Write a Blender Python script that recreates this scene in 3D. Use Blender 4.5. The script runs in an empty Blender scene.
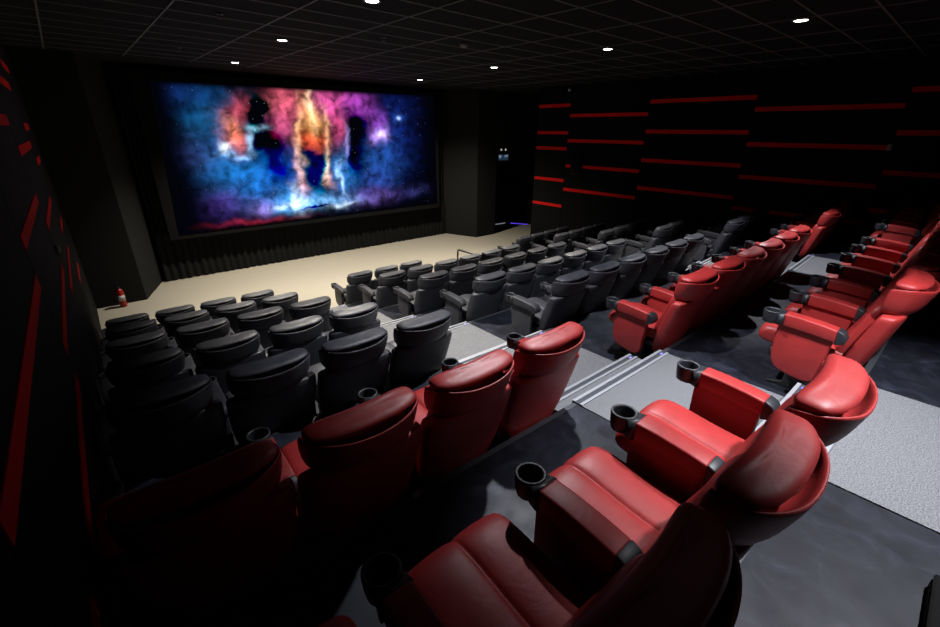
import bpy, bmesh, math, random
from mathutils import Vector, Matrix
random.seed(7)
scn = bpy.context.scene
col = scn.collection
PI = math.pi

# ------------------------------------------------------------------ layout
S = 0.66                       # seat pitch
AW = 1.4327                    # aisle width, armrest axis to armrest axis
HC = 1.98                      # hall centre line
YC = [-0.277, 1.082, 2.494, 3.878, 5.251, 6.590, 7.938]     # cup-holder line of each row (0 = nearest)
FL = [1.970, 1.662, 1.306, 0.961, 0.642, 0.329, 0.0]        # tier floor heights
KR = [0.0046, 0.0046, 0.0075, 0.0075, 0.0075, 0.0075, 0.0075]  # curvature of each row
ZTOP = 2.28                    # tier behind the last row, where the photographer stands
CEIL = 5.24
XL, XR = -4.19, 8.40
A1 = (-AW + 0.055, -0.055)     # near aisle
A2 = (6*S + 0.055, 6*S + AW - 0.055)
def row_y(r, x): return YC[r] + KR[r]*(x-HC)**2
def edge_y(r, x): return row_y(r+1, x) - 0.61     # front edge of tier r (r = -1 is the top tier)

# ------------------------------------------------------------------ materials
def newmat(name):
    m = bpy.data.materials.new(name); m.use_nodes = True
    nt = m.node_tree; b = nt.nodes['Principled BSDF']
    return m, nt, b
def pmat(name, colr, rough=0.5, metal=0.0, spec=0.5):
    m, nt, b = newmat(name)
    b.inputs['Base Color'].default_value = (*colr, 1); b.inputs['Roughness'].default_value = rough
    b.inputs['Metallic'].default_value = metal; b.inputs['Specular IOR Level'].default_value = spec
    return m
def coords(nt, kind='Object'):
    t = nt.nodes.new('ShaderNodeTexCoord'); return t.outputs[kind]
def noise(nt, vec, scale, detail=3, rough=0.5, dist=0.0):
    n = nt.nodes.new('ShaderNodeTexNoise'); nt.links.new(vec, n.inputs['Vector'])
    n.inputs['Scale'].default_value = scale; n.inputs['Detail'].default_value = detail
    n.inputs['Roughness'].default_value = rough; n.inputs['Distortion'].default_value = dist
    return n.outputs['Fac']
def ramp(nt, fac, stops):
    r = nt.nodes.new('ShaderNodeValToRGB'); nt.links.new(fac, r.inputs['Fac'])
    e = r.color_ramp.elements
    while len(e) < len(stops): e.new(0.5)
    for el, (p, c) in zip(e, stops): el.position = p; el.color = (*c, 1)
    return r.outputs['Color']
def bump(nt, b, h, strength, dist=0.01, prev=None):
    n = nt.nodes.new('ShaderNodeBump'); n.inputs['Strength'].default_value = strength
    n.inputs['Distance'].default_value = dist
    nt.links.new(h, n.inputs['Height'])
    if prev: nt.links.new(prev, n.inputs['Normal'])
    nt.links.new(n.outputs['Normal'], b.inputs['Normal']); return n.outputs['Normal']
def leather(name, c0, c1, rough):
    m, nt, b = newmat(name)
    v = coords(nt)
    nt.links.new(ramp(nt, noise(nt, v, 9, 3), [(0.3, c0), (0.7, c1)]), b.inputs['Base Color'])
    b.inputs['Roughness'].default_value = rough
    b.inputs['Specular IOR Level'].default_value = 0.42
    n1 = bump(nt, b, noise(nt, v, 260, 2), 0.10, 0.004)
    bump(nt, b, noise(nt, v, 9, 2, 0.5, 0.8), 0.22, 0.012, n1)
    return m
def carpet(name, c0, c1, scale=150):
    m, nt, b = newmat(name)
    v = coords(nt)
    f = noise(nt, v, scale, 2, 0.8)
    nt.links.new(ramp(nt, f, [(0.36, c0), (0.64, c1)]), b.inputs['Base Color'])
    b.inputs['Roughness'].default_value = 0.95; b.inputs['Specular IOR Level'].default_value = 0.1
    bump(nt, b, f, 0.4, 0.006)
    return m
def vinyl(name):
    m, nt, b = newmat(name)
    v = coords(nt)
    a = noise(nt, v, 4.5, 7, 0.66, 1.2)
    nt.links.new(ramp(nt, a, [(0.34, (0.0045, 0.005, 0.009)), (0.50, (0.008, 0.009, 0.0155)), (0.60, (0.013, 0.0145, 0.024)), (0.72, (0.030, 0.032, 0.048))]), b.inputs['Base Color'])
    b.inputs['Specular IOR Level'].default_value = 0.28
    r = ramp(nt, noise(nt, v, 5, 4), [(0.3, (0.48,)*3), (0.7, (0.68,)*3)])
    nt.links.new(r, b.inputs['Roughness'])
    return m
def cloth(name, c, wav=0):
    m, nt, b = newmat(name)
    v = coords(nt)
    f = noise(nt, v, 90, 2)
    nt.links.new(ramp(nt, f, [(0.3, tuple(x*0.8 for x in c)), (0.7, tuple(x*1.2 for x in c))]), b.inputs['Base Color'])
    b.inputs['Roughness'].default_value = 0.95; b.inputs['Specular IOR Level'].default_value = 0.15
    return m
def emis(name, c, s):
    m, nt, b = newmat(name)
    b.inputs['Base Color'].default_value = (0, 0, 0, 1)
    b.inputs['Emission Color'].default_value = (*c, 1); b.inputs['Emission Strength'].default_value = s
    return m

M = dict(
    red=leather('red_leather', (0.255, 0.0155, 0.0155), (0.31, 0.021, 0.021), 0.50),
    black=leather('black_leather', (0.021, 0.022, 0.028), (0.031, 0.032, 0.041), 0.52),
    plastic=pmat('black_plastic', (0.012, 0.0135, 0.018), 0.5),
    frame=pmat('black_steel', (0.012, 0.012, 0.014), 0.5),
    carpet=carpet('speckled_grey_carpet', (0.085, 0.086, 0.094), (0.190, 0.192, 0.205), 135),
    stage=carpet('beige_carpet', (0.26, 0.24, 0.195), (0.33, 0.30, 0.243), 160),
    vinyl=vinyl('dark_vinyl'),
    alu=pmat('brushed_aluminium', (0.31, 0.32, 0.35), 0.5, 0.3),
    insert=pmat('dark_grip_insert', (0.035, 0.038, 0.05), 0.7),
    wall=cloth('black_wall_fabric', (0.003, 0.003, 0.003)),
    wing=cloth('charcoal_fabric', (0.011, 0.011, 0.0105)),
    drape=cloth('black_drape', (0.006, 0.006, 0.006)),
    tile=cloth('black_ceiling_tile', (0.006, 0.006, 0.006)),
    tbar=pmat('grey_ceiling_bar', (0.085, 0.08, 0.075), 0.6),
    stripe=pmat('red_felt_strip', (0.58, 0.012, 0.010), 0.95, 0.0, 0.08),
    white=pmat('white_plastic', (0.4, 0.4, 0.39), 0.4),
    grey=pmat('grey_plastic', (0.16, 0.16, 0.16), 0.5),
    lamp=emis('lamp_glow', (1.0, 0.96, 0.90), 14.0),
    blue_led=emis('blue_led', (0.14, 0.07, 1.0), 0.75),
    white_led=emis('white_led', (0.7, 0.75, 0.9), 0.28),
    step_led=emis('step_led', (0.25, 0.25, 1.0), 1.6),
    sign=emis('sign_face', (0.10, 0.20, 0.36), 0.14),
    sign_mark=emis('sign_mark', (0.45, 0.62, 0.9), 0.45),
    em=emis('emergency_lens', (1.0, 0.9, 0.8), 0.5),
    ext_red=pmat('red_enamel', (0.3, 0.01, 0.008), 0.3),
    trim=pmat('dark_aluminium', (0.09, 0.095, 0.11), 0.4, 0.6),
)

# ------------------------------------------------------------------ mesh helpers
def link(name, me, parent=None):
    o = bpy.data.objects.new(name, me); col.objects.link(o)
    if parent is not None: o.parent = parent
    return o
def finish(name, bm, mat, parent=None, sub=0, bevel=0.0, seg=2, smooth=True):
    bmesh.ops.recalc_face_normals(bm, faces=bm.faces)
    me = bpy.data.meshes.new(name); bm.to_mesh(me); bm.free()
    for p in me.polygons: p.use_smooth = smooth
    me.materials.append(mat)
    if sub or bevel:
        t = bpy.data.objects.new('tmp', me); col.objects.link(t)
        if bevel:
            mo = t.modifiers.new('b', 'BEVEL'); mo.width = bevel; mo.segments = seg
            mo.limit_method = 'ANGLE'; mo.angle_limit = math.radians(40); mo.harden_normals = False
        if sub:
            mo = t.modifiers.new('s', 'SUBSURF'); mo.levels = sub; mo.render_levels = sub
        dg = bpy.context.evaluated_depsgraph_get(); dg.update()
        me2 = bpy.data.meshes.new_from_object(t.evaluated_get(dg))
        bpy.data.objects.remove(t); bpy.data.meshes.remove(me)
        me = me2; me.name = name
    return link(name, me, parent)
def box(bm, x0, x1, y0, y1, z0, z1):
    v = [bm.verts.new(p) for p in ((x0,y0,z0),(x1,y0,z0),(x1,y1,z0),(x0,y1,z0),(x0,y0,z1),(x1,y0,z1),(x1,y1,z1),(x0,y1,z1))]
    for f in ((0,3,2,1),(4,5,6,7),(0,1,5,4),(1,2,6,5),(2,3,7,6),(3,0,4,7)): bm.faces.new([v[i] for i in f])
def boxobj(name, dims, mat, parent=None, bevel=0.0):
    bm = bmesh.new(); box(bm, *dims)
    return finish(name, bm, mat, parent, bevel=bevel, smooth=bool(bevel))
def loft(bm, rings, cap=True, closed=True):
    R = [[bm.verts.new(p) for p in r] for r in rings]
    n = len(R[0])
    for a, b in zip(R, R[1:]):
        for i in range(n if closed else n-1):
            j = (i+1) % n
            bm.faces.new((a[i], a[j], b[j], b[i]))
    if cap:
        for r in (R[0], R[-1]):
            c = bm.verts.new(sum((v.co for v in r), Vector())/n)
            for i in range(n): bm.faces.new((r[i], r[(i+1) % n], c))
    return R
def sring(a, b, n=4.0, N=24, cx=0, cy=0, z=0):
    out = []
    for i in range(N):
        t = 2*PI*i/N; c, s = math.cos(t), math.sin(t)
        out.append((cx + a*math.copysign(abs(c)**(2/n), c), cy + b*math.copysign(abs(s)**(2/n), s), z))
    return out
def prism_x(bm, poly, x0, x1):
    a = [bm.verts.new((x0, y, z)) for y, z in poly]; b = [bm.verts.new((x1, y, z)) for y, z in poly]
    n = len(poly)
    bm.faces.new(a); bm.faces.new(b[::-1])
    for i in range(n):
        j = (i+1) % n; bm.faces.new((a[i], b[i], b[j], a[j]))
def prism_z(bm, poly, z0, z1):
    a = [bm.verts.new((x, y, z0)) for x, y in poly]; b = [bm.verts.new((x, y, z1)) for x, y in poly]
    n = len(poly)
    bm.faces.new(a[::-1]); bm.faces.new(b)
    for i in range(n):
        j = (i+1) % n; bm.faces.new((a[i], a[j], b[j], b[i]))
def cyl(bm, p, q, r, n=16, r2=None):
    p, q = Vector(p), Vector(q); d = (q-p).normalized()
    u = d.orthogonal().normalized(); w = d.cross(u)
    r2 = r if r2 is None else r2
    loft(bm, [[p+(u*math.cos(2*PI*i/n)+w*math.sin(2*PI*i/n))*r for i in range(n)],
              [q+(u*math.cos(2*PI*i/n)+w*math.sin(2*PI*i/n))*r2 for i in range(n)]])
def lathe(bm, prof, n=24, c=(0, 0)):
    loft(bm, [[(c[0]+r*math.cos(2*PI*i/n), c[1]+r*math.sin(2*PI*i/n), z) for i in range(n)] for r, z in prof])
def struct(o):
    o['kind'] = 'structure'; return o
def thing(name, label, cat, loc=(0, 0, 0), rz=0.0, group=None):
    o = bpy.data.objects.new(name, None); col.objects.link(o)
    o.location = loc; o.rotation_euler = (0, 0, rz); o.empty_display_size = 0.1
    tag(o, label, cat, group); return o
def tag(o, label, cat, group=None):
    o['label'] = label; o['category'] = cat
    if group: o['group'] = group
    return o
def kids(o): return KID.get(o.name, [])
def copy_tree(o, parent=None):
    c = o.copy(); col.objects.link(c)
    if parent is not None: c.parent = parent
    for ch in list(o.children): copy_tree(ch, c)
    return c

# ------------------------------------------------------------------ the recliner
OY = -0.35        # chair origin lies this far behind the cup-holder line
def cushion_bm():
    # seat cushion: side profile lofted across the width, two sewn seams running front to back
    def prof(inset, drop):
        pts = []
        top = [(-0.50, 0.435), (-0.40, 0.432), (-0.28, 0.440), (-0.16, 0.458), (-0.06, 0.476), (0.01, 0.474),
               (0.055, 0.452), (0.078, 0.410), (0.074, 0.365), (0.045, 0.335), (-0.02, 0.325), (-0.20, 0.315),
               (-0.40, 0.305), (-0.50, 0.31), (-0.53, 0.37)]
        cy, cz = -0.2, 0.385
        for k, (y, z) in enumerate(top):
            zz = z - (drop if k < 6 else 0)
            yy = y - (drop*0.5 if 5 <= k <= 8 else 0)
            zz += 0.016; yy += 0.012 if y > -0.1 else 0
            pts.append((cy + (yy-cy)*(1-inset*0.25), cz + (zz-cz)*(1-inset)))
        return pts
    st = [(-0.246, 0.62, 0), (-0.240, 0.30, 0), (-0.222, 0.10, 0), (-0.185, 0.02, 0), (-0.13, 0.0, -0.008), (-0.07, 0.0, -0.010), (-0.025, 0.0, -0.004),
          (-0.010, 0.0, 0.002), (0.0, 0.0, 0.013)]
    st = st + [(-x, i, d) for x, i, d in reversed(st[:-1])]
    rings = [[(x, y - OY, z) for y, z in prof(i, d)] for x, i, d in st]
    bm = bmesh.new(); loft(bm, rings); return bm
def back_bm(rec):
    c = lambda z: -0.511 - 0.277*(z-0.24) - rec*(z-0.24)
    lev = [(0.175, 0.17, 0.030), (0.19, 0.215, 0.048), (0.23, 0.250, 0.058), (0.32, 0.300, 0.062), (0.50, 0.320, 0.064),
           (0.68, 0.3245, 0.064), (0.760, 0.3245, 0.062), (0.785, 0.319, 0.056), (0.797, 0.290, 0.040)]
    bm = bmesh.new()
    rings = []
    for z, a, b in lev:
        ring = []
        for x, y, zz in sring(a, b, 5, 32):
            # side edges come forward round the sitter
            ring.append((x, y + c(z) + 0.035*(abs(x)/0.31)**2.4 - OY, z + (0.012*(1-(x/0.31)**2) if z > 0.75 else 0)))
        rings.append(ring)
    loft(bm, rings); return bm
def backpad_bm(rec):
    c = lambda z: -0.511 - 0.277*(z-0.24) - rec*(z-0.24) + 0.085
    lev = [(0.33, 0.18, 0.03), (0.36, 0.222, 0.062), (0.43, 0.235, 0.080), (0.52, 0.238, 0.078), (0.60, 0.238, 0.060),
           (0.70, 0.240, 0.060), (0.78, 0.236, 0.058), (0.83, 0.215, 0.042), (0.845, 0.16, 0.02)]
    bm = bmesh.new()
    loft(bm, [[(x, y + c(z) + 0.02*(abs(x)/0.24)**2 - OY, z) for x, y, zz in sring(a, b, 3.2, 28)] for z, a, b in lev])
    return bm
def head_axis(z, rec): return -0.660 - 0.20*(z-0.80) - rec*(z-0.24)
def headshell_bm(rec):
    # leather pouch: outer skin up to the rim, over it and down inside
    bm = bmesh.new(); N = 36
    def ring(f, a, b, inset, zb, zr_back, zr_front):
        out = []
        for i in range(N):
            t = 2*PI*i/N; cs, sn = math.cos(t), math.sin(t)
            e = 2/3.4
            x = (a-inset)*math.copysign(abs(cs)**e, cs); y = (b-inset)*(1.42 if sn < 0 else 0.9)*math.copysign(abs(sn)**e, sn)
            bk = 0.5-0.5*sn
            zr = zr_front + (zr_back-zr_front)*bk**0.7 - 0.030*(1-abs(cs))*bk
            z = zb + (zr-zb)*f
            curve = 0.078*(abs(x)/0.29)**2.0
            out.append((x, y + head_axis(z, rec) + curve - OY, z))
        return out
    R = [ring(0.0, 0.205, 0.035, 0, 0.782, 1.000, 0.955), ring(0.05, 0.250, 0.055, 0, 0.782, 1.000, 0.955),
         ring(0.22, 0.280, 0.068, 0, 0.782, 1.000, 0.955), ring(0.5, 0.292, 0.074, 0, 0.782, 1.000, 0.955),
         ring(0.8, 0.295, 0.078, 0, 0.782, 1.000, 0.955), ring(0.97, 0.294, 0.080, 0, 0.782, 1.000, 0.955),
         ring(1.0, 0.294, 0.080, 0.006, 0.782, 1.005, 0.960), ring(0.97, 0.294, 0.080, 0.014, 0.782, 1.000, 0.955),
         ring(0.75, 0.294, 0.080, 0.018, 0.782, 1.000, 0.955), ring(0.5, 0.288, 0.074, 0.03, 0.782, 1.000, 0.955)]
    loft(bm, R); return bm
def pillow_bm(rec):
    # fat cushion that fills the pouch and folds over its rim, with gathers along the rear seam
    bm = bmesh.new(); N = 40
    lev = [(0.825, 0.18, 0.030, 0.030), (0.85, 0.228, 0.046, 0.034), (0.90, 0.252, 0.050, 0.036), (0.945, 0.262, 0.050, 0.034), (0.972, 0.264, 0.048, 0.030),
           (0.986, 0.274, 0.064, 0.014), (1.000, 0.280, 0.073, 0.009), (1.013, 0.278, 0.073, 0.011), (1.025, 0.266, 0.064, 0.015), (1.034, 0.238, 0.048, 0.019), (1.038, 0.17, 0.030, 0.022)]
    rings = []
    for k, (z, a, b, sh) in enumerate(lev):
        ring = []
        for i in range(N):
            t = 2*PI*i/N; cs, sn = math.cos(t), math.sin(t)
            e = 2/4.0
            x = a*math.copysign(abs(cs)**e, cs); y = b*math.copysign(abs(sn)**e, sn)*(1.0 if sn < 0 else 1.15)
            gather = 1 if 4 <= k <= 6 and sn < 0.2 else 0
            wob = 0.005*math.sin(i*2.9+1.3)*gather
            ring.append((x, y + wob + head_axis(z, rec) + sh + 0.046*(abs(x)/0.28)**2.2 - OY,
                         z - 0.006*(abs(x)/0.28)**2*(k/10) + 0.010*sn*(k/10) + 0.007*math.sin(i*2.1)*gather))
        rings.append(ring)
    loft(bm, rings); return bm
def arm_parts(parent, skin, x):
    arm = bpy.data.objects.new('armrest', None)
    bm = bmesh.new()
    poly = [(-0.06, 0.60), (-0.064, 0.34), (-0.078, 0.27), (-0.105, 0.225), (-0.15, 0.198), (-0.24, 0.178), (-0.30, 0.170), (-0.345, 0.175),
            (-0.372, 0.20), (-0.385, 0.25), (-0.400, 0.42), (-0.408, 0.60)]
    prism_x(bm, [(y-OY, z) for y, z in poly], -0.033, 0.033)
    arm = finish('armrest', bm, skin, parent, bevel=0.014, seg=3)
    arm.location = (x, 0, 0)
    bm = bmesh.new()
    poly = [(-0.084, 0.568), (-0.084, 0.664), (-0.20, 0.661), (-0.32, 0.650), (-0.415, 0.636), (-0.415, 0.545), (-0.25, 0.560)]
    prism_x(bm, [(y-OY, z) for y, z in poly], -0.053, 0.053)
    finish('arm_pad', bm, skin, arm, bevel=0.012, seg=3)
    bm = bmesh.new()
    lathe(bm, [(0.046, 0.560), (0.054, 0.563), (0.060, 0.60), (0.0635, 0.648), (0.0635, 0.655), (0.060, 0.659), (0.0505, 0.657), (0.0485, 0.650), (0.045, 0.60), (0.043, 0.576)], 32, (0, -OY))
    prism_z(bm, [(-0.058, -0.088-OY), (0.058, -0.088-OY), (0.058, -0.074-OY), (0.048, -0.040-OY), (0.034, -0.050-OY), (-0.034, -0.050-OY), (-0.048, -0.040-OY), (-0.058, -0.074-OY)], 0.566, 0.654)
    finish('cup_holder', bm, M['plastic'], arm)
    bm = bmesh.new()
    poly = [(-0.412, 0.640), (-0.455, 0.622), (-0.478, 0.580), (-0.470, 0.545), (-0.412, 0.525)]
    prism_x(bm, [(y-OY, z) for y, z in poly], -0.051, 0.051)
    finish('end_cap', bm, M['plastic'], arm, bevel=0.008)
    return arm
def build_chair(kind):
    skin = M[kind]; rec = 0.0 if kind == 'red' else 0.05
    t = thing('cinema_recliner', '', 'chair')
    finish('seat_cushion', cushion_bm(), skin, t, sub=1)
    bm = bmesh.new(); box(bm, -0.235, 0.235, -0.50-OY, -0.02-OY, 0.245, 0.318)
    finish('seat_pan', bm, M['frame'], t, bevel=0.02)
    bk = finish('backrest', back_bm(rec), skin, t, sub=1)
    finish('back_cushion', backpad_bm(rec), skin, bk, sub=1)
    h = finish('headrest', headshell_bm(rec), skin, t, sub=1)
    finish('pillow', pillow_bm(rec), skin, h, sub=1)
    for s in (-1, 1):
        bm = bmesh.new()
        prism_x(bm, [(y-OY, z) for y, z in [(-0.06, 0.0), (-0.06, 0.015), (-0.17, 0.04), (-0.18, 0.26), (-0.36, 0.26), (-0.37, 0.04), (-0.44, 0.015), (-0.44, 0.0)]], s*0.19-0.018, s*0.19+0.018)
        finish('leg', bm, M['frame'], t, bevel=0.004)
    arm_parts(t, skin, -S/2)
    return t
proto = {k: build_chair(k) for k in ('red', 'black')}
ORD = ['first', 'second', 'third', 'fourth', 'fifth', 'sixth', 'seventh']
rowname = ['rear red row', 'front red row', 'fifth row from screen', 'fourth row from screen', 'third row from screen', 'second row from screen', 'row nearest the screen']
used = set()
def place(r, x, last, block, seat):
    kind = 'red' if r < 2 else 'black'
    src = proto[kind]
    c = src if kind not in used else copy_tree(src)
    used.add(kind)
    sl = 0.15*math.atan(2*KR[r]*(x-HC))
    yy = row_y(r, x)
    # origin sits OY behind the cup-holder line, along the chair's own axis
    c.location = (x - math.sin(sl)*OY, yy + math.cos(sl)*OY, FL[r]); c.rotation_euler = (0, 0, sl)
    c['label'] = '%s leather recliner, %s, %s block, %s' % (kind, rowname[r], block, seat)
    c['group'] = '%s recliners in the %s block' % (kind, block)
    return c, last
ends = []
for r in range(7):
    for k in range(4):
        seat = ['first seat beside the aisle', 'second seat from the aisle', 'third seat from the aisle', 'seat against the left wall'][k]
        ends.append(place(r, -AW - (k+0.5)*S, ({0: S/2+0.05, 1: S/2+0.02}.get(r, S/2) if k == 0 else 0), 'left', seat))
    nm = 3 if r == 6 else 6      # the row nearest the screen leaves a wheelchair space
    for k in range(nm):
        ends.append(place(r, (k+0.5)*S, (S/2 if k == nm-1 else 0), 'middle', '%s seat from the left aisle' % ORD[k]))
    for k in range(4):
        seat = ['first seat beside the aisle', 'second seat from the aisle', 'third seat from the aisle', 'seat against the right wall'][k]
        ends.append(place(r, 6*S + AW + (k+0.5)*S, (S/2 if k == 3 else 0), 'right', seat))
for c, last in ends:
    if last:
        arm = [o for o in c.children if o.name.startswith('armrest')][0]
        n = copy_tree(arm, c); n.location = (last, 0, 0)

# ------------------------------------------------------------------ floor, tiers, aisles
struct(boxobj('floor', (XL, 11.3, -4.2, 13.2, -0.10, 0.0), M['stage']))
def xs(a, b, n): return [a+(b-a)*i/n for i in range(n+1)]
def curved(a, b, r, off=0.0, n=24): return [(x, edge_y(r, x)+off) for x in xs(a, b, n)]
for r in range(5, -2, -1):
    top = ZTOP if r < 0 else FL[r]
    front = curved(XL, XR, r)
    back = [(x, edge_y(r-1, x)) for x in xs(XL, XR, 24)] if r >= 0 else [(XL, -4.2), (XR, -4.2)]
    if r >= 0: poly = front + back[::-1]
    else: poly = front + [(XR, -4.2), (XL, -4.2)]
    bm = bmesh.new(); prism_z(bm, poly, 0.0, top)
    struct(finish('seating_tier', bm, M['vinyl'], smooth=False))
for (a, b) in (A1, A2):
    for r in range(5, -2, -1):
        top = ZTOP if r < 0 else FL[r]; low = FL[r+1]
        mid = (top+low)/2
        # carpet on the tier, from the foot of the next tier's lower step to the front edge
        front = curved(a, b, r, 0.004, 8)
        back = curved(a, b, r-1, 0.30, 8) if r >= 0 else [(a, -4.2), (b, -4.2)]
        bm = bmesh.new(); prism_z(bm, front + back[::-1], top, top+0.008)
        struct(finish('aisle_carpet', bm, M['carpet'], smooth=False))
        # lower step
        bm = bmesh.new(); prism_z(bm, curved(a, b, r, 0.30, 8) + curved(a, b, r, 0.004, 8)[::-1], low, mid)
        struct(finish('aisle_step', bm, M['carpet'], smooth=False))
        # carpeted riser of the upper step
        bm = bmesh.new(); prism_z(bm, curved(a, b, r, 0.010, 8) + curved(a, b, r, 0.001, 8)[::-1], mid, top)
        struct(finish('aisle_riser', bm, M['carpet'], smooth=False))
        for z, off in ((mid, 0.30), (top+0.008, 0.012)):
            bm = bmesh.new()
            prism_z(bm, curved(a, b, r, off-0.002, 8) + curved(a, b, r, off-0.085, 8)[::-1], z-0.001, z+0.004)
            n = struct(finish('step_nosing', bm, M['insert'], smooth=False))
            for o0, o1 in ((0.006, -0.020), (-0.062, -0.086)):
                bm = bmesh.new()
                prism_z(bm, curved(a, b, r, off+o0, 8) + curved(a, b, r, off+o1, 8)[::-1], z-(0.028 if o0 > 0 else 0.001), z+0.009)
                finish('metal_strip', bm, M['alu'], n, smooth=False)
            bm = bmesh.new(); yy = edge_y(r, b) + off
            box(bm, b-0.075, b-0.045, yy-0.053, yy-0.033, z+0.003, z+0.008)
            finish('step_light', bm, M['step_led'], n, smooth=False)
# metal edging along the tiers between the aisles
for r in range(5, -2, -1):
    top = ZTOP if r < 0 else FL[r]
    for a, b in ((XL+0.02, A1[0]-0.01), (A1[1]+0.01, A2[0]-0.01), (A2[1]+0.01, XR-0.02)):
        bm = bmesh.new(); prism_z(bm, curved(a, b, r, 0.004, 14) + curved(a, b, r, -0.035, 14)[::-1], top-0.02, top+0.004)
        struct(finish('tier_edging', bm, M['trim'], smooth=False))
# front floor aisle carpet runs into the beige floor

# ------------------------------------------------------------------ walls and ceiling
struct(boxobj('wall_left', (XL-0.2, XL, -4.2, 13.2, 0, CEIL), M['wall']))
struct(boxobj('wall_right', (XR+0.03, XR+0.25, -4.2, 9.45, 0, CEIL), M['wall']))
struct(boxobj('wall_back', (XL-0.2, 11.5, -4.4, -4.2, 0, CEIL), M['wall']))
struct(boxobj('wall_front', (XL-0.2, 11.5, 13.0, 13.2, 0, CEIL), M['wall']))
struct(boxobj('ceiling', (XL-0.2, 11.5, -4.4, 13.2, CEIL, CEIL+0.1), M['tile']))
struct(boxobj('wall_alcove', (11.3, 11.5, 9.25, 13.2, 0, CEIL), M['wall']))
struct(boxobj('wall_alcove_return', (XR+0.25, 11.3, 9.25, 9.45, 0, CEIL), M['wall']))
# wing walls either side of the screen, splayed towards it
def wing(name, poly):
    bm = bmesh.new(); prism_z(bm, poly, 0, CEIL)
    return struct(finish(name, bm, M['wing'], smooth=False))
wing('wall_left_wing', [(XL, 11.57), (-3.23, 11.57), (-2.70, 12.98), (XL, 12.98)])
wing('wall_right_wing', [(7.60, 11.52), (8.60, 11.52), (8.60, 12.98), (7.05, 12.98)])
struct(boxobj('wall_lintel', (8.60, 11.30, 11.52, 11.80, 2.76, CEIL), M['wing']))
# T-bar grid of the suspended ceiling
bm = bmesh.new()
x = -3.65
while x < 8.3:
    box(bm, x-0.012, x+0.012, -4.2, 11.4, CEIL-0.010, CEIL+0.0); x += 1.2
y = -3.9
while y < 11.3:
    box(bm, XL, XR, y-0.012, y+0.012, CEIL-0.008, CEIL+0.0); y += 0.6
struct(finish('ceiling_grid', bm, M['tbar'], smooth=False))

# acoustic panels with red strips along both side walls
PAN = [(9.42, 8.13, [2.08, 1.28, 0.80, -0.19, -1.03]), (8.13, 5.51, [1.78, 1.05, 0.285, -0.46]), (5.51, 2.91, [2.085, 1.34, 0.59, -0.165]),
       (2.91, 0.33, [1.83, 1.08, 0.34, -0.41]), (0.33, -2.3, [2.1, 1.355, 0.615, -0.13])]
where = ['nearest the screen', 'second from the screen', 'third from the screen', 'fourth from the screen', 'furthest from the screen']
def panels(side, sx, x0):
    for (ya, yb, zs), w in zip(PAN, where):
        p = thing('acoustic_panel', 'black fabric acoustic panel with red strips, %s wall, %s' % (side, w), 'wall panel',
                  (x0, (ya+yb)/2, 2.3), 0, 'acoustic panels on the %s wall' % side)
        h = (ya-yb)/2-0.006
        hz = [-2.25] + [z+2.59-2.3 for z in sorted(zs)] + [2.9]
        bm = bmesh.new(); box(bm, min(0, -sx*0.012), max(0, -sx*0.012), -h, h, -2.28, 2.9)
        finish('fabric_board', bm, M['wall'], p, smooth=False)
        for z in zs:
            bm = bmesh.new(); zz = z+2.59-2.3
            box(bm, min(-sx*0.011, -sx*0.018), max(-sx*0.011, -sx*0.018), -h, h, zz-0.048, zz+0.048)
            finish('red_strip', bm, M['stripe'], p, smooth=False)
panels('right', 1, XR+0.03)
panels('left', -1, XL)

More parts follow.
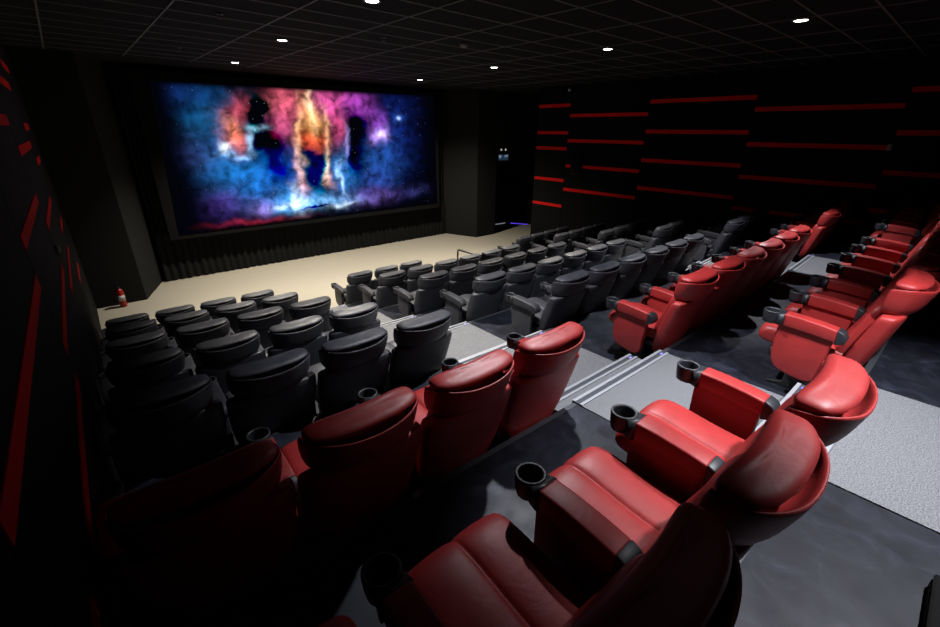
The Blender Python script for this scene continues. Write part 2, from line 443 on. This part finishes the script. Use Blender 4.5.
# ------------------------------------------------------------------ screen, skirt, side drapes
def screen_material():
    m = bpy.data.materials.new('projected_picture'); m.use_nodes = True
    nt = m.node_tree; nt.nodes.clear(); L = nt.links
    out = nt.nodes.new('ShaderNodeOutputMaterial'); em = nt.nodes.new('ShaderNodeEmission'); L.new(em.outputs[0], out.inputs[0])
    uv = nt.nodes.new('ShaderNodeUVMap'); uv.uv_map = 'UVMap'
    def vm(op, a, b=None, scale=None):
        n = nt.nodes.new('ShaderNodeVectorMath'); n.operation = op
        for i, q in enumerate((a, b)):
            if q is None: continue
            if isinstance(q, tuple): n.inputs[i].default_value = q
            else: L.new(q, n.inputs[i])
        if scale is not None:
            if isinstance(scale, float): n.inputs['Scale'].default_value = scale
            else: L.new(scale, n.inputs['Scale'])
        return n.outputs['Value'] if op in ('DOT_PRODUCT', 'LENGTH') else n.outputs['Vector']
    def mt(op, a, b=0.0, clamp=False):
        n = nt.nodes.new('ShaderNodeMath'); n.operation = op; n.use_clamp = clamp
        for i, q in enumerate((a, b)):
            if isinstance(q, (int, float)): n.inputs[i].default_value = q
            else: L.new(q, n.inputs[i])
        return n.outputs[0]
    asp = vm('MULTIPLY', uv.outputs[0], (2.3, 1.0, 1.0))
    def ntex(scale, detail, dist, off):
        n = nt.nodes.new('ShaderNodeTexNoise'); n.inputs['Scale'].default_value = scale; n.inputs['Detail'].default_value = detail
        n.inputs['Distortion'].default_value = dist; L.new(vm('ADD', asp, off), n.inputs['Vector']); return n
    w1 = ntex(3.2, 5, 0.6, (3.1, 1.7, 0)).outputs['Color']
    w2 = ntex(11.0, 4, 0.3, (7.1, 4.7, 0)).outputs['Color']
    disp = vm('ADD', vm('SCALE', vm('SUBTRACT', w1, (0.5, 0.5, 0.5)), scale=0.12), vm('SCALE', vm('SUBTRACT', w2, (0.5, 0.5, 0.5)), scale=0.05))
    P = vm('ADD', uv.outputs[0], vm('MULTIPLY', disp, (0.75, 1.3, 0)))
    acc = None
    def blob(u, v, ru, rv, c, s=1.0, warp=True):
        nonlocal acc
        d = vm('MULTIPLY', vm('SUBTRACT', P if warp else uv.outputs[0], (u, v, 0.0)), (1/ru, 1/rv, 0.0))
        g = mt('EXPONENT', mt('MULTIPLY', vm('DOT_PRODUCT', d, d), -1.0))
        cv = vm('SCALE', tuple(k*s for k in c), scale=g)
        acc = cv if acc is None else vm('ADD', acc, cv)
    # deep-space blues
    blob(0.15, 0.24, 0.09, 0.20, (0.004, 0.075, 0.20))
    blob(0.06, 0.08, 0.10, 0.10, (0.004, 0.015, 0.11))
    blob(0.08, 0.45, 0.10, 0.12, (0.02, 0.02, 0.10))
    blob(0.18, 0.58, 0.085, 0.16, (0.008, 0.16, 0.50))
    blob(0.26, 0.68, 0.06, 0.14, (0.010, 0.12, 0.48))
    blob(0.14, 0.82, 0.06, 0.12, (0.07, 0.03, 0.26))
    blob(0.36, 0.62, 0.05, 0.16, (0.008, 0.08, 0.40))
    blob(0.36, 0.84, 0.10, 0.07, (0.05, 0.36, 0.90))
    blob(0.46, 0.88, 0.13, 0.04, (0.22, 0.55, 1.0))
    blob(0.56, 0.64, 0.05, 0.17, (0.03, 0.22, 0.70))
    blob(0.80, 0.30, 0.09, 0.32, (0.004, 0.014, 0.14))
    blob(0.73, 0.52, 0.08, 0.16, (0.012, 0.07, 0.30))
    blob(0.70, 0.72, 0.07, 0.10, (0.02, 0.06, 0.32))
    blob(0.66, 0.87, 0.10, 0.06, (0.14, 0.07, 0.36))
    blob(0.88, 0.86, 0.08, 0.05, (0.02, 0.02, 0.10))
    # warm nebula
    blob(0.195, 0.30, 0.030, 0.10, (1.0, 0.24, 0.03))
    blob(0.21, 0.37, 0.035, 0.06, (0.75, 0.10, 0.02))
    blob(0.23, 0.17, 0.035, 0.08, (0.45, 0.03, 0.03))
    blob(0.36, 0.10, 0.06, 0.10, (0.85, 0.13, 0.20))
    blob(0.36, 0.24, 0.035, 0.12, (0.70, 0.10, 0.26))
    blob(0.53, 0.08, 0.07, 0.09, (0.80, 0.10, 0.38))
    blob(0.55, 0.24, 0.025, 0.12, (0.70, 0.08, 0.24))
    blob(0.64, 0.10, 0.055, 0.08, (0.36, 0.05, 0.46))
    blob(0.71, 0.26, 0.035, 0.10, (0.30, 0.06, 0.55))
    blob(0.72, 0.33, 0.028, 0.055, (0.60, 0.42, 0.95))
    blob(0.72, 0.32, 0.012, 0.022, (0.7, 0.7, 0.9))
    blob(0.19, 0.975, 0.13, 0.022, (0.50, 0.02, 0.04))
    blob(0.26, 0.86, 0.04, 0.07, (0.24, 0.05, 0.32))
    blob(0.455, 0.18, 0.030, 0.13, (1.0, 0.45, 0.12))
    blob(0.46, 0.10, 0.012, 0.16, (1.0, 0.80, 0.45), 0.9)
    blob(0.415, 0.30, 0.010, 0.20, (1.0, 0.55, 0.25), 0.8)
    blob(0.505, 0.30, 0.010, 0.18, (1.0, 0.50, 0.25), 0.8)
    blob(0.455, 0.38, 0.045, 0.07, (0.85, 0.08, 0.02))
    blob(0.50, 0.56, 0.014, 0.10, (1.0, 0.86, 0.66), 1.0)
    blob(0.505, 0.68, 0.020, 0.07, (0.9, 0.35, 0.15), 0.9)
    blob(0.400, 0.60, 0.012, 0.20, (0.95, 0.55, 0.45), 0.9)
    blob(0.41, 0.74, 0.02, 0.06, (0.8, 0.35, 0.40), 0.8)
    # cool highlights
    blob(0.165, 0.415, 0.016, 0.035, (0.80, 0.97, 1.0), 1.2)
    blob(0.20, 0.46, 0.05, 0.022, (0.25, 0.60, 1.0), 0.8)
    blob(0.285, 0.29, 0.028, 0.020, (0.35, 0.75, 1.0), 0.9)
    blob(0.255, 0.37, 0.012, 0.06, (0.30, 0.70, 1.0), 0.9)
    blob(0.375, 0.82, 0.018, 0.09, (0.8, 0.92, 1.0), 0.9)
    blob(0.335, 0.86, 0.05, 0.020, (0.8, 0.92, 1.0), 0.8)
    blob(0.54, 0.92, 0.05, 0.018, (0.7, 0.87, 1.0), 0.8)
    blob(0.555, 0.68, 0.010, 0.12, (0.6, 0.88, 1.0), 0.8)
    blob(0.58, 0.40, 0.010, 0.14, (0.45, 0.35, 0.9), 0.6)
    blob(0.82, 0.20, 0.008, 0.015, (0.65, 0.85, 1.0), 1.1, False)
    blob(0.82, 0.20, 0.022, 0.04, (0.02, 0.08, 0.4), 1.0, False)
    # dark clouds inside the glow
    blob(0.29, 0.15, 0.030, 0.10, (-0.42, -0.06, -0.12), 0.9)
    blob(0.31, 0.40, 0.030, 0.09, (-0.10, -0.12, -0.12), 0.9)
    blob(0.32, 0.60, 0.035, 0.08, (-0.03, -0.16, -0.18), 0.9)
    blob(0.46, 0.60, 0.028, 0.13, (-0.8, -0.12, 0.12), 0.9)
    blob(0.625, 0.25, 0.030, 0.10, (-0.20, -0.05, -0.14), 0.9)
    blob(0.61, 0.54, 0.028, 0.11, (-0.08, -0.14, -0.25), 0.8)
    blob(0.45, 0.915, 0.06, 0.008, (-0.4, -0.7, -0.7), 0.9)
    # dust texture
    dust = ntex(13.0, 8, 0.4, (0.3, 2.2, 0)).outputs['Fac']
    mr = nt.nodes.new('ShaderNodeMapRange'); L.new(dust, mr.inputs['Value'])
    mr.inputs['From Min'].default_value = 0.32; mr.inputs['From Max'].default_value = 0.68
    mr.inputs['To Min'].default_value = 0.30; mr.inputs['To Max'].default_value = 1.55
    acc = vm('MAXIMUM', acc, (0.0, 0.0, 0.0))
    acc = vm('SCALE', acc, scale=mr.outputs[0])
    # stars
    vo = nt.nodes.new('ShaderNodeTexVoronoi'); vo.inputs['Scale'].default_value = 24; L.new(asp, vo.inputs['Vector'])
    st = mt('MULTIPLY', mt('LESS_THAN', vo.outputs['Distance'], 0.075), 0.22)
    acc = vm('ADD', acc, vm('SCALE', (0.6, 0.75, 1.0), scale=st))
    # picture fades to black at its edges
    sp = nt.nodes.new('ShaderNodeSeparateXYZ'); L.new(uv.outputs[0], sp.inputs[0])
    eu = mt('MULTIPLY', mt('MULTIPLY', sp.outputs[0], mt('SUBTRACT', 1.0, sp.outputs[0])), 14.0, True)
    ev = mt('MULTIPLY', mt('MULTIPLY', sp.outputs[1], mt('SUBTRACT', 1.0, sp.outputs[1])), 40.0, True)
    low = mt('MULTIPLY', mt('MULTIPLY', mt('SUBTRACT', sp.outputs[0], 0.015), mt('SUBTRACT', 1.12, sp.outputs[1])), 18.0, True)
    acc = vm('SCALE', acc, scale=mt('MULTIPLY', mt('MULTIPLY', eu, ev), low))
    acc = vm('ADD', acc, (0.0008, 0.0010, 0.003))
    L.new(acc, em.inputs['Color']); em.inputs['Strength'].default_value = 0.95
    return m
SY = 12.5; sz = 2.59
scr = thing('cinema_screen', 'wide cinema screen showing a blue and red space picture', 'screen', (2.17, SY, 1.26))
cor = [(-1.955, 4.894), (6.341, 5.018), (6.411, 1.328), (-2.130, 1.268)]     # TL TR BR BL of the projected picture
bm = bmesh.new(); uvl = bm.loops.layers.uv.new('UVMap')
NU, NV = 16, 8
grid = []
for j in range(NV+1):
    row = []
    for i in range(NU+1):
        u, v = i/NU, j/NV
        xx = (1-v)*((1-u)*cor[0][0]+u*cor[1][0]) + v*((1-u)*cor[3][0]+u*cor[2][0])
        zz = (1-v)*((1-u)*cor[0][1]+u*cor[1][1]) + v*((1-u)*cor[3][1]+u*cor[2][1])
        row.append((bm.verts.new((xx-2.17, -0.012, zz-1.26)), u, v))
    grid.append(row)
for j in range(NV):
    for i in range(NU):
        q = [grid[j+1][i], grid[j+1][i+1], grid[j][i+1], grid[j][i]]
        f = bm.faces.new([a[0] for a in q])
        for lp, a in zip(f.loops, q): lp[uvl].uv = (a[1], a[2])
finish('projected_picture', bm, screen_material(), scr, smooth=False)
bm = bmesh.new(); box(bm, -2.28-2.17, 6.46-2.17, 0, 0.05, 1.22-1.26, 5.05-1.26)
finish('screen_sheet', bm, M['wall'], scr, smooth=False)
bm = bmesh.new()
for x0, x1, z0, z1 in ((-2.34, -2.28, 1.16, 5.11), (6.46, 6.52, 1.16, 5.11), (-2.28, 6.46, 1.16, 1.22), (-2.28, 6.46, 5.05, 5.11)):
    box(bm, x0-2.17, x1-2.17, -0.02, 0.07, z0-1.26, z1-1.26)
finish('screen_frame', bm, M['wall'], scr, smooth=False)
def drape(name, p0, p1, z0, z1, n, amp, parent=None, thick=0.02):
    p0, p1 = Vector(p0), Vector(p1); d = p1-p0; nrm = Vector((d.y, -d.x)).normalized()
    K = n*8; a = []; b = []
    ph = 0
    for i in range(K+1):
        t = i/K
        w = amp*(0.7*math.sin(2*PI*n*t) + 0.3*math.sin(2*PI*n*t*0.37+1.0))
        q = p0+d*t
        a.append(q+nrm*w); b.append(q+nrm*(w-thick))
    bm = bmesh.new()
    lo = [(v.x, v.y, z0+0.012*math.sin(i*0.7)) for i, v in enumerate(a)] + [(v.x, v.y, z0) for v in reversed(b)]
    hi = [(v.x, v.y, z1) for v in a] + [(v.x, v.y, z1) for v in reversed(b)]
    loft(bm, [lo, hi], cap=False)
    bm.faces.ensure_lookup_table()
    return finish(name, bm, M['drape'], parent)
tag(drape('skirt_curtain', (-2.66, 12.80), (7.02, 12.80), 0.03, 1.27, 52, 0.035), 'black pleated curtain hanging below the cinema screen', 'curtain')
tag(drape('side_curtain', (-2.66, 12.85), (-2.36, 12.60), 1.30, 5.15, 3, 0.03), 'narrow dark drape at the left edge of the screen', 'curtain')
tag(drape('side_curtain', (6.56, 12.62), (6.98, 12.85), 1.30, 5.15, 3, 0.03), 'narrow dark drape at the right edge of the screen', 'curtain')

# ------------------------------------------------------------------ ceiling lamps
COOL = (0.93, 0.95, 1.0); WARM = (1.0, 0.92, 0.79)
MID = (1.0, 0.93, 0.81)
LAMPS = [(-1.0, -1.65, 880, COOL, 82, 0.55, 'left aisle, above the photographer'), (-0.74, 1.20, 735, COOL, 100, 0.6, 'left aisle, above the red rows'),
         (-0.777, 4.156, 1450, MID, 92, 0.65, 'left aisle, third from the screen'), (-0.68, 7.276, 1400, WARM, 86, 0.7, 'left aisle, second from the screen'),
         (-0.50, 10.70, 1650, WARM, 106, 0.95, 'left aisle, nearest the screen'),
         (3.659, 1.10, 720, COOL, 94, 0.5, 'right aisle, brightest at upper right'),
         (3.757, 3.965, 1150, MID, 90, 0.6, 'right aisle, third from the screen'), (4.013, 7.083, 1300, WARM, 90, 0.7, 'right aisle, second from the screen'),
         (4.357, 10.487, 1450, WARM, 136, 0.9, 'right aisle, nearest the screen')]
for x, y, P, c, cone, bl, w in LAMPS:
    t = thing('downlight', 'round recessed ceiling downlight over the %s' % w, 'ceiling light', (x, y, CEIL), 0, 'recessed ceiling downlights')
    bm = bmesh.new()
    lathe(bm, [(0.108, 0.0), (0.110, -0.012), (0.100, -0.018), (0.084, -0.016), (0.078, 0.0)], 28)
    finish('trim_ring', bm, M['white'] if False else M['frame'], t)
    bm = bmesh.new(); lathe(bm, [(0.015, -0.0125), (0.074, -0.012), (0.076, -0.004), (0.015, -0.003)], 28)
    finish('lens', bm, M['lamp'], t)
    ld = bpy.data.lights.new('downlight_beam', 'SPOT'); ld.energy = P; ld.color = c; ld.spot_size = math.radians(cone); ld.spot_blend = bl
    ld.shadow_soft_size = 0.05
    lo = bpy.data.objects.new('downlight_beam', ld); col.objects.link(lo); lo.location = (x, y, CEIL-0.06)

# small ceiling fittings
def small_lathe(name, prof, mat, label, cat, loc, group=None, rx=None):
    bm = bmesh.new(); lathe(bm, prof, 20); o = finish(name, bm, mat); o.location = loc
    if rx: o.rotation_euler = rx
    return tag(o, label, cat, group)
small_lathe('smoke_detector', [(0.02, 0), (0.075, 0), (0.075, -0.02), (0.055, -0.045), (0.035, -0.06), (0.01, -0.062)], M['grey'],
            'pale domed smoke detector on the black ceiling', 'smoke detector', (1.64, 5.37, CEIL-0.01))
for (x, y), w in zip([(-1.9, 6.06), (-1.8, 9.37), (0.40, 5.88), (0.66, 9.32)], ['near the left wall, further from screen', 'near the left wall, closer to screen', 'between the lamp rows, further from screen', 'between the lamp rows, closer to screen']):
    t = thing('sprinkler', 'small grey ceiling sprinkler %s' % w, 'sprinkler', (x, y, CEIL-0.01), 0, 'ceiling sprinklers')
    bm = bmesh.new(); lathe(bm, [(0.01, 0), (0.045, 0), (0.045, -0.008), (0.02, -0.012), (0.01, -0.013)], 16); finish('rosette', bm, M['tbar'], t)
    bm = bmesh.new(); lathe(bm, [(0.008, -0.012), (0.011, -0.02), (0.011, -0.04), (0.026, -0.045), (0.026, -0.049), (0.008, -0.05)], 14); finish('nozzle', bm, M['tbar'], t)

# wall fittings on the right
small_lathe('wall_sensor', [(0.01, 0), (0.05, 0), (0.05, 0.03), (0.038, 0.055), (0.02, 0.066), (0.005, 0.068)], M['white'],
            'small white dome high on the right wall', 'sensor', (XR, 8.2, 5.10), None, (0, -PI/2, 0))
o = boxobj('wall_sensor', (-0.045, 0.0, -0.035, 0.035, -0.06, 0.06), M['white'], bevel=0.01); o.location = (XR, 0.34, 1.09+2.59)
tag(o, 'small white box sensor on the right wall between panels', 'sensor')
small_lathe('wall_sensor', [(0.01, 0), (0.05, 0), (0.05, 0.02), (0.035, 0.035), (0.005, 0.038)], M['grey'],
            'small grey round fitting on the left wall', 'sensor', (XL+0.018, 5.4, 2.64), None, (0, PI/2, 0))
sp = thing('wall_speaker', 'black surround speaker on the right wall over a red strip', 'speaker', (XR, 7.62, 2.9))
bm = bmesh.new(); prism_z(bm, [(-0.002, -0.16), (-0.002, 0.16), (-0.22, 0.14), (-0.22, -0.14)], -0.25, 0.25); finish('speaker_cabinet', bm, M['frame'], sp, bevel=0.012)
boxobj('speaker_grille', (-0.232, -0.219, -0.125, 0.125, -0.235, 0.235), M['wall'], sp, bevel=0.004)

# exit alcove: sign, emergency lamps, floor strips
sg = thing('exit_sign', 'small dim blue exit sign above the dark doorway', 'sign', (8.91, 11.52, 2.96))
boxobj('sign_case', (-0.27, 0.27, -0.05, 0, -0.115, 0.115), M['frame'], sg, bevel=0.008)
boxobj('sign_face', (-0.255, 0.255, -0.054, -0.049, -0.10, 0.10), M['sign'], sg)
def bars(name, rects, mat, parent, y0, y1):
    bm = bmesh.new()
    for x0, x1, z0, z1 in rects: box(bm, x0, x1, y0, y1, z0, z1)
    return finish(name, bm, mat, parent, smooth=False)
# pictogram of a doorway with an arrow, and letter-like strokes too small to read
bars('pictogram', [(-0.245, -0.225, -0.02, 0.09), (-0.225, -0.14, 0.07, 0.09), (-0.16, -0.14, -0.02, 0.07), (-0.21, -0.17, 0.0, 0.05)], M['sign_mark'], sg, -0.058, -0.053)
bars('lettering', [(0.06, 0.075, 0.01, 0.09), (0.075, 0.105, 0.075, 0.09), (0.075, 0.10, 0.045, 0.055), (0.075, 0.105, 0.01, 0.025),
                   (0.145, 0.16, 0.01, 0.09), (0.12, 0.13, 0.01, 0.04), (0.12, 0.13, 0.06, 0.09), (0.175, 0.188, 0.01, 0.09), (0.205, 0.25, 0.075, 0.09), (0.222, 0.235, 0.01, 0.075)], M['sign_mark'], sg, -0.058, -0.053)
eml = thing('emergency_light', 'twin white emergency lamp above the exit sign', 'emergency light', (8.86, 11.52, 3.215))
boxobj('lamp_body', (-0.17, 0.17, -0.05, 0, -0.04, 0.03), M['frame'], eml, bevel=0.01)
for s in (-1, 1):
    bm = bmesh.new(); cyl(bm, (s*0.118, -0.03, 0.035), (s*0.118, -0.085, 0.03), 0.035, 16, 0.045)
    hd = finish('lamp_head', bm, M['grey'], eml)
    bm = bmesh.new(); cyl(bm, (s*0.118, -0.083, 0.03), (s*0.118, -0.090, 0.03), 0.038, 16)
    finish('lamp_lens', bm, M['em'], hd)
def strip(name, p, q, w, mat, label):
    bm = bmesh.new(); p, q = Vector(p), Vector(q); d = (q-p).normalized()*0; n = Vector((-(q-p).y, (q-p).x)).normalized()*w/2
    prism_z(bm, [tuple(p+n), tuple(p-n), tuple(q-n), tuple(q+n)][::-1], 0.0, 0.025)
    return tag(finish(name, bm, mat, smooth=False), label, 'light strip')
strip('floor_light_strip', (10.74, 12.65), (11.12, 11.95), 0.05, M['blue_led'], 'blue glowing light strip on the alcove floor')
strip('floor_light_strip', (9.98, 12.86), (10.55, 12.82), 0.04, M['white_led'], 'faint white light strip on the alcove floor')

# guard rail in front of the first row, extinguisher, equipment case
hr = thing('guard_rail', 'low black tube guard rail by the row nearest the screen', 'handrail', (4.13, 8.52, 0))
def tube(name, pts, r, mat, parent):
    bm = bmesh.new(); n = 12
    rings = []
    for i, p in enumerate(pts):
        p = Vector(p); a = Vector(pts[max(i-1, 0)]); b = Vector(pts[min(i+1, len(pts)-1)])
        d = (b-a).normalized(); u = Vector((1, 0, 0)); w = d.cross(u).normalized()
        rings.append([p + (u*math.cos(2*PI*k/n)+w*math.sin(2*PI*k/n))*r for k in range(n)])
    loft(bm, rings); return finish(name, bm, mat, parent)
tube('top_rail', [(0, 0, 0.02), (0, 0, 0.60), (0, -0.02, 0.648), (0, -0.06, 0.67), (0, -0.70, 0.67), (0, -0.745, 0.648), (0, -0.76, 0.60), (0, -0.76, 0.02)], 0.026, M['frame'], hr)
for yy in (0, -0.76):
    bm = bmesh.new(); lathe(bm, [(0.05, 0), (0.05, 0.012), (0.03, 0.02), (0.022, 0.022)], 18, (0, yy)); finish('floor_flange', bm, M['frame'], hr)
fe = thing('fire_extinguisher', 'red fire extinguisher standing on the floor by the left wing', 'fire extinguisher', (-3.70, 11.38, 0))
bm = bmesh.new(); lathe(bm, [(0.06, 0.0), (0.068, 0.012), (0.07, 0.03), (0.07, 0.36), (0.06, 0.40), (0.035, 0.43), (0.02, 0.44)], 24); finish('cylinder_body', bm, M['ext_red'], fe)
bm = bmesh.new(); lathe(bm, [(0.0712, 0.15), (0.0712, 0.28)], 24); finish('paper_label', bm, M['white'], fe)
bm = bmesh.new(); box(bm, -0.02, 0.02, -0.03, 0.03, 0.435, 0.475); box(bm, -0.012, 0.012, -0.11, 0.02, 0.475, 0.487); box(bm, -0.012, 0.012, -0.10, 0.0, 0.50, 0.51); finish('valve_handle', bm, M['frame'], fe, bevel=0.003)
tube('hose', [(0.0, 0.03, 0.455), (0.02, 0.07, 0.45), (0.05, 0.095, 0.40), (0.05, 0.09, 0.30), (0.05, 0.085, 0.14)], 0.01, M['frame'], fe)
cs = thing('equipment_case', 'black equipment case on the floor at bottom right corner', 'case', (-1.93, -1.56, ZTOP))
boxobj('case_body', (-0.27, 0.19, -0.20, 0.21, 0.0, 0.05), M['wall'], cs, bevel=0.01)
boxobj('case_lid', (-0.27, 0.19, -0.20, 0.21, 0.052, 0.072), M['wall'], cs, bevel=0.01)

# ------------------------------------------------------------------ camera, world, view
cam = bpy.data.cameras.new('camera'); co = bpy.data.objects.new('camera', cam); col.objects.link(co)
cam.sensor_fit = 'HORIZONTAL'; cam.sensor_width = 36; cam.lens = 430.1/940*36; cam.clip_start = 0.02; cam.clip_end = 100
Rx = Vector((0.7508235582, -0.6604138834, 0.0108391443)); Ux = Vector((0.2498188914, 0.2991336079, 0.9209286650)); Fx = Vector((0.6114364284, 0.6887471141, -0.3895804241))
mat = Matrix((Rx, Ux, -Fx)).transposed().to_4x4(); mat.translation = Vector((-3.8209, -1.0144, 1.2846+2.59))
co.matrix_world = mat; scn.camera = co
w = bpy.data.worlds.new('world'); scn.world = w; w.use_nodes = True
w.node_tree.nodes['Background'].inputs[0].default_value = (0, 0, 0, 1); w.node_tree.nodes['Background'].inputs[1].default_value = 0
vs = scn.view_settings; vs.view_transform = 'Standard'; vs.look = 'None'; vs.exposure = 0.0; vs.gamma = 1.0; vs.use_curve_mapping = False
